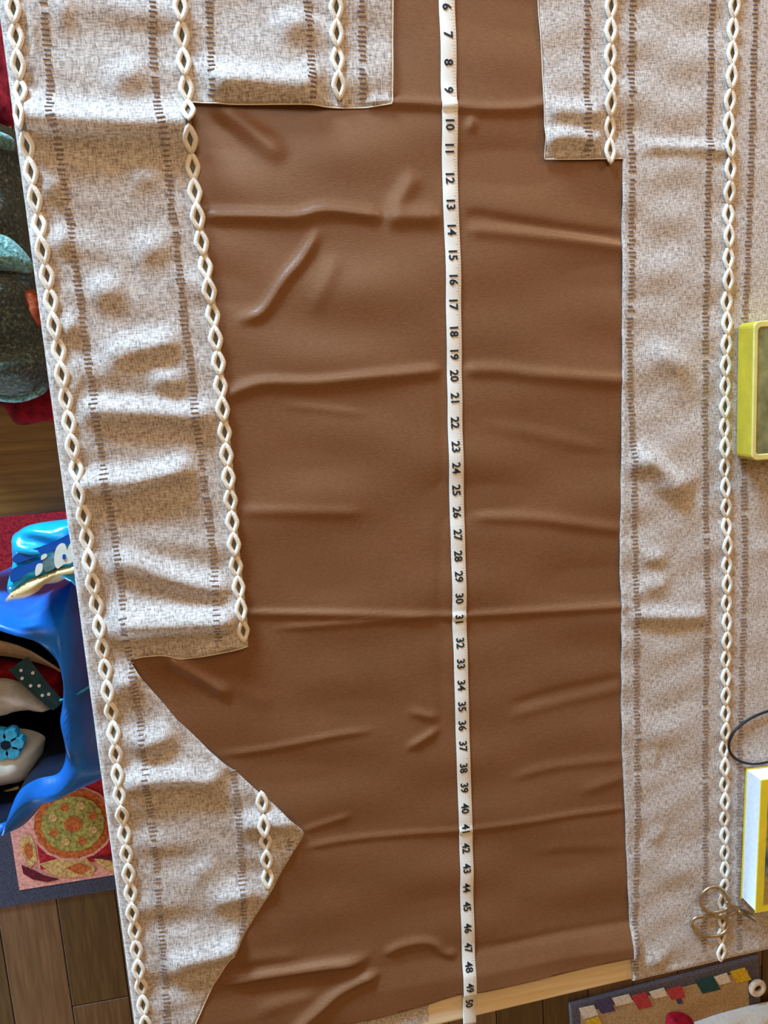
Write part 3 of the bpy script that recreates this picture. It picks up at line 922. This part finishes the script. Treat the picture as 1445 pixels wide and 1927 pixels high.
for t, dz in ((0, 0), (.25, .028), (.5, .048), (.75, .050), (1, .02)):
    Q = lerp(op, ip, t); Q[:, 2] = ZO + (ZT - ZO)*t*.6 + dz
    k = np.arange(len(Q)); Q[:, 2] += .010*np.sin(k*.55 + t*3)*(1 - abs(2*t - 1))
    rings.append(Q)
rings += [shrink(ip, .99, .42), shrink(ip, .97, .32), shrink(ip, .93, .14), shrink(ip, .88, .03)]
n = len(op); V = np.vstack(rings); Fc = []
for i in range(len(rings) - 1):
    for k in range(n):
        l = (k+1) % n
        Fc.append((i*n+k, i*n+l, (i+1)*n+l, (i+1)*n+k))
ctop = len(V); V = np.vstack([V, [[*cen, ZR + .001], [*cen, .03]]])
for k in range(n):
    l = (k+1) % n
    Fc.append((ctop, l, k)); Fc.append((ctop+1, (len(rings)-1)*n+k, (len(rings)-1)*n+l))
bag = thing('tote_bag', (*cen, ZR))
n_out = 9
ob = obj('bag_body', V[:n_out*n].tolist() + [V[ctop].tolist()],
         [f for f in Fc if max(f) < n_out*n] + [(n_out*n, (k+1) % n, k) for k in range(n)], M['blue'], bag, smooth=True)
fix_normals(ob)
Vi = np.vstack([V[(n_out-1)*n:ctop], V[ctop+1:]]); o_ = (n_out-1)*n
Fi = [tuple(i - o_ for i in f) for f in Fc if min(f) >= o_ and max(f) < ctop]
lr = len(rings) - n_out
Fi += [(len(Vi)-1, lr*n + k, lr*n + (k+1) % n) for k in range(n)]
obj('lining', Vi, Fi, M['navy'], bag, smooth=True)  # inner wall painted dark in place of shade
# tan facing just inside the mouth
fa = [(-60, 1200), (0, 1206), (50, 1222), (90, 1246), (114, 1262)]; fb = [(-60, 1232), (0, 1234), (50, 1242), (90, 1254), (114, 1266)]
A = catmull([at(x, y, .470) for x, y in fa], 4); B = catmull([at(x, y, .435) for x, y in fb], 4)
V = np.vstack([A, B, A - [0, 0, .003], B - [0, 0, .003]]); m = len(A)
Fc = []
for i in range(m-1):
    Fc += [(i, i+1, m+i+1, m+i), (2*m+i, 3*m+i, 3*m+i+1, 2*m+i+1), (i, 2*m+i, 2*m+i+1, i+1), (m+i, m+i+1, 3*m+i+1, 3*m+i)]
o = obj('facing', V, Fc, M['liningtan'], bag, smooth=True)
# a piped seam across the right flank
seam = catmull([at(x, y, ZO + .046) for x, y in [(112, 1318), (130, 1313), (150, 1303), (168, 1292)]], 4)
obj('seam', *tube(seam, .0018, 6), M['cyan'], bag, smooth=True)
tag(bag, 'bright blue open tote bag standing on the red rug', 'bag')

# inside the bag
Zi = .40
wine = cushion('red_bundle', [(-40, 1236), (40, 1244), (80, 1250), (124, 1254), (124, 1310), (100, 1312), (60, 1290), (-40, 1290)], Zi, .03, M['wine'], .04, .004, .02, .006, 12)
tag(wine, 'dark red cloth bundle inside the blue bag', 'cloth')
cr = cushion('white_cloth', [(-60, 1284), (0, 1276), (40, 1284), (70, 1300), (98, 1326), (92, 1336), (50, 1334), (12, 1342), (-60, 1352)], Zi + .035, .03, M['creamcloth'], .04, .004, .02, .005, 13)
tag(cr, 'crumpled grey white cloth inside the blue bag', 'cloth')
# dotted ribbon
r0 = [(34, 1248), (58, 1276), (84, 1304), (110, 1328)]
z0 = Zi + .075
cl = catmull([at(x, y, z0) for x, y in r0], 6); V, Fc = [], []
for i, p in enumerate(cl):
    t = cl[min(i+1, len(cl)-1)] - cl[max(i-1, 0)]; t /= np.linalg.norm(t); s = np.array([-t[1], t[0], 0])
    w = .016 - .006*i/(len(cl)-1)
    V += [tuple(p + s*w), tuple(p + [0, 0, .004]), tuple(p - s*w), tuple(p - [0, 0, .002])]
    if i:
        for j in range(4): Fc.append((4*i-4+j, 4*i-4+(j+1) % 4, 4*i+(j+1) % 4, 4*i+j))
Fc += [(0, 1, 2, 3), (4*len(cl)-1, 4*len(cl)-2, 4*len(cl)-3, 4*len(cl)-4)]
rib = obj('ribbon', V, Fc, M['tealstrap']); fix_normals(rib)
tag(rib, 'dark teal ribbon with small white dots across the mouth of the bag', 'ribbon')
for x, y in [(40, 1261), (62, 1266), (42, 1276), (58, 1290), (74, 1290), (80, 1308), (92, 1306)]:
    p = at(x, y, z0 + .0032)
    obj('dot', *prism([(p[0] + .0024*math.cos(k*math.pi/3), p[1] + .0024*math.sin(k*math.pi/3)) for k in range(6)], z0 - .0005, z0 + .0048), M['white'], rib)
# white soft pack with a cyan flower
pk = cushion('white_pack', [(-60, 1372), (0, 1370), (50, 1372), (82, 1384), (84, 1400), (74, 1440), (60, 1456), (30, 1464), (-60, 1468)], Zi, .055, M['white'], .08, .003, .035, .005, 15)
tag(pk, 'white soft pack with a cyan flower print inside the blue bag', 'pack')
fc = at(12, 1400, Zi + .058)
for k in range(6):
    a = k*math.pi/3
    q = [(fc[0] + .015*math.cos(a) + .0095*math.cos(t), fc[1] + .015*math.sin(a) + .0095*math.sin(t)) for t in np.linspace(0, 2*math.pi, 9)[:-1]]
    obj('petal', *prism(q, Zi + .045, Zi + .0615), M['cyan'], pk)
q = [(fc[0] + .007*math.cos(t), fc[1] + .007*math.sin(t)) for t in np.linspace(0, 2*math.pi, 9)[:-1]]
obj('flower_centre', *prism(q, Zi + .045, Zi + .0625), M['navy'], pk)

gc = catmull([at(x, y, .40) for x, y in [(-50, 1496), (-10, 1494), (14, 1490), (36, 1482)]], 4)
go = obj('gold_cord', *tube(gc, .0035, 8), M['gold'], smooth=True)
tag(go, 'thin gold cord below the white pack inside the blue bag', 'cord')

# blue printed pouch sticking out above the bag
Zp = .56
pou = cushion('pouch', [(22, 1014), (34, 1000), (56, 988), (100, 980), (140, 977), (160, 985), (160, 1100), (130, 1092), (104, 1078), (60, 1096), (22, 1118), (14, 1100), (24, 1060)],
              Zp, .020, M['cyanfilm'], .03, .003, .015, .004, 21, None, None, .22, .45)
tag(pou, 'shiny blue printed pouch sticking out above the blue bag', 'pouch')
def pp(name, pts, mat, z=.0245):
    P = catmull([at(x, y, Zp + z)[:2] for x, y in pts], 3, True)
    return obj(name, *prism([tuple(p) for p in P], Zp + z - .010, Zp + z), mat, pou)
pp('dark_band', [(26, 1046), (60, 1034), (100, 1020), (134, 1004), (136, 1018), (104, 1034), (66, 1048), (30, 1060)], M['deepfilm'], .0242)
pp('dark_band', [(22, 1072), (50, 1062), (84, 1050), (86, 1058), (60, 1074), (30, 1092), (20, 1094)], M['deepfilm'], .0240)
pp('dark_band', [(80, 1056), (96, 1048), (104, 1056), (104, 1068), (86, 1076)], M['greyteal'], .0243)
pp('white_figure', [(104, 1036), (112, 1024), (122, 1024), (126, 1036), (130, 1026), (137, 1022), (138, 1056), (120, 1062), (108, 1070), (102, 1058)], M['white'], .0250)
pp('white_figure', [(66, 1074), (70, 1062), (80, 1062), (78, 1076), (68, 1084)], M['white'], .0248)
pp('white_figure', [(78, 1046), (86, 1042), (88, 1048), (78, 1054)], M['white'], .0248)
pp('dark_spot', [(118, 1044), (123, 1044), (123, 1052), (118, 1052)], M['deepfilm'], .0262)
sm_ = cushion('folded_paper', [(16, 1124), (30, 1106), (56, 1090), (84, 1080), (112, 1068), (150, 1058), (150, 1076), (108, 1084), (84, 1100), (66, 1116), (36, 1122)], Zp + .012, .020, M['gold'], .04, .002, .01, .004, 22, None, None, .05, .8)
tag(sm_, 'cream and gold paper packet wedged between pouch and bag', 'packet')

# ------------------------------------------------------------------ beyond the front edge: patterned mat with a few things
M['matfield'] = simple('beige_mat_weave', (176, 146, 106), .95, .1, var=.12, scale=200, bump=.001)
M['matgrey'] = simple('grey_mat_border', (92, 86, 92), .95, .1, var=.15, scale=200, bump=.001)
M['matwhite'] = simple('white_mat_weave', (216, 200, 180), .95, .1, var=.1, scale=200)
M['teal'] = simple('dark_teal_wool', (44, 76, 74), .95, .1, var=.15, scale=200)
M['plum'] = simple('plum_wool', (80, 66, 96), .95, .1, var=.15, scale=200)
M['rose'] = simple('rose_red_wool', (176, 64, 66), .95, .1, var=.15, scale=200)
M['mustard'] = simple('mustard_wool', (206, 168, 40), .95, .1, var=.15, scale=200)
M['paper'] = simple('pale_blue_white_fleece', (226, 240, 250), .9, .1, var=.03, scale=90, bump=.004)
M['crimson'] = simple('crimson_felt', (150, 24, 48), .9, .1, var=.2, scale=90, bump=.002)
A0, A1 = at(1068, 1885, 0)[:2], at(1424, 1794, 0)[:2]
ux = (A1 - A0); uy = np.array([ux[1], -ux[0]]); uy /= np.linalg.norm(uy)
mat_w = np.linalg.norm(ux); ux = ux/mat_w
def mt(s, t): p = A0 + ux*s*mat_w + uy*t; return (p[0], p[1])
mat_o = thing('mat', (*mt(.5, .2), 0))
o = obj('border', *prism([mt(0, 0), mt(1, 0), mt(1, .5), mt(0, .5)], 0, .012), M['matgrey'], mat_o); bevel(o, .004, 2)
obj('field', *prism([mt(.05, .03), mt(.93, .03), mt(.93, .46), mt(.05, .46)], .0115, .0135), M['matfield'], mat_o)
def patch(pts, mat, z=.0150):
    obj('patch', *prism([at(x, y, z)[:2] for x, y in pts], z - .003, z), mat, mat_o)
patch([(1090, 1899), (1118, 1893), (1126, 1910), (1098, 1918)], M['matwhite'])
patch([(1120, 1888), (1148, 1880), (1158, 1902), (1132, 1908)], M['plum'])
patch([(1152, 1880), (1184, 1872), (1192, 1886), (1160, 1894)], M['matwhite'])
patch([(1188, 1876), (1216, 1868), (1228, 1894), (1202, 1900)], M['rose'])
patch([(1222, 1868), (1250, 1860), (1256, 1874), (1230, 1880)], M['matwhite'])
patch([(1254, 1864), (1282, 1856), (1290, 1876), (1264, 1882)], M['rose'])
patch([(1308, 1846), (1342, 1838), (1356, 1862), (1322, 1870)], M['teal'])
patch([(1344, 1840), (1368, 1832), (1376, 1848), (1354, 1854)], M['matwhite'])
patch([(1374, 1830), (1402, 1822), (1414, 1844), (1386, 1850)], M['mustard'])
patch([(1104, 1922), (1126, 1914), (1134, 1930), (1110, 1938)], M['mustard'])
patch([(1272, 1882), (1282, 1878), (1286, 1888), (1276, 1890)], M['plum'])
tag(mat_o, 'beige mat with coloured wool squares and grey border on the floor below the table edge', 'mat')
fl = cushion('fleece', [(1290, 1935), (1330, 1915), (1380, 1900), (1440, 1886), (1500, 1880), (1520, 1960), (1400, 1990), (1290, 1980)], .0145, .03, M['paper'], .06, .004, .03, .007, 31)
tag(fl, 'bluish white fleece lying on the mat at the bottom right corner', 'fleece')
fe = cushion('red_felt', [(1254, 1912), (1270, 1904), (1290, 1908), (1304, 1922), (1300, 1950), (1258, 1950)], .0155, .025, M['crimson'], .05, .003, .015, .005, 32)
tag(fe, 'small crimson felt piece on the mat beside the white fleece', 'felt')
kn = at(1424, 1858, .02)
V, Fc = tube(catmull([(kn[0] + .016*math.cos(a), kn[1] + .016*math.sin(a), .022) for a in np.linspace(0, 2*math.pi, 11)[:-1]], 2, True), .0075, 8, True)
kn_o = obj('wool_ring', V, Fc, M['matwhite'], smooth=True)
tag(kn_o, 'small pale ring on the corner of the mat', 'ring')
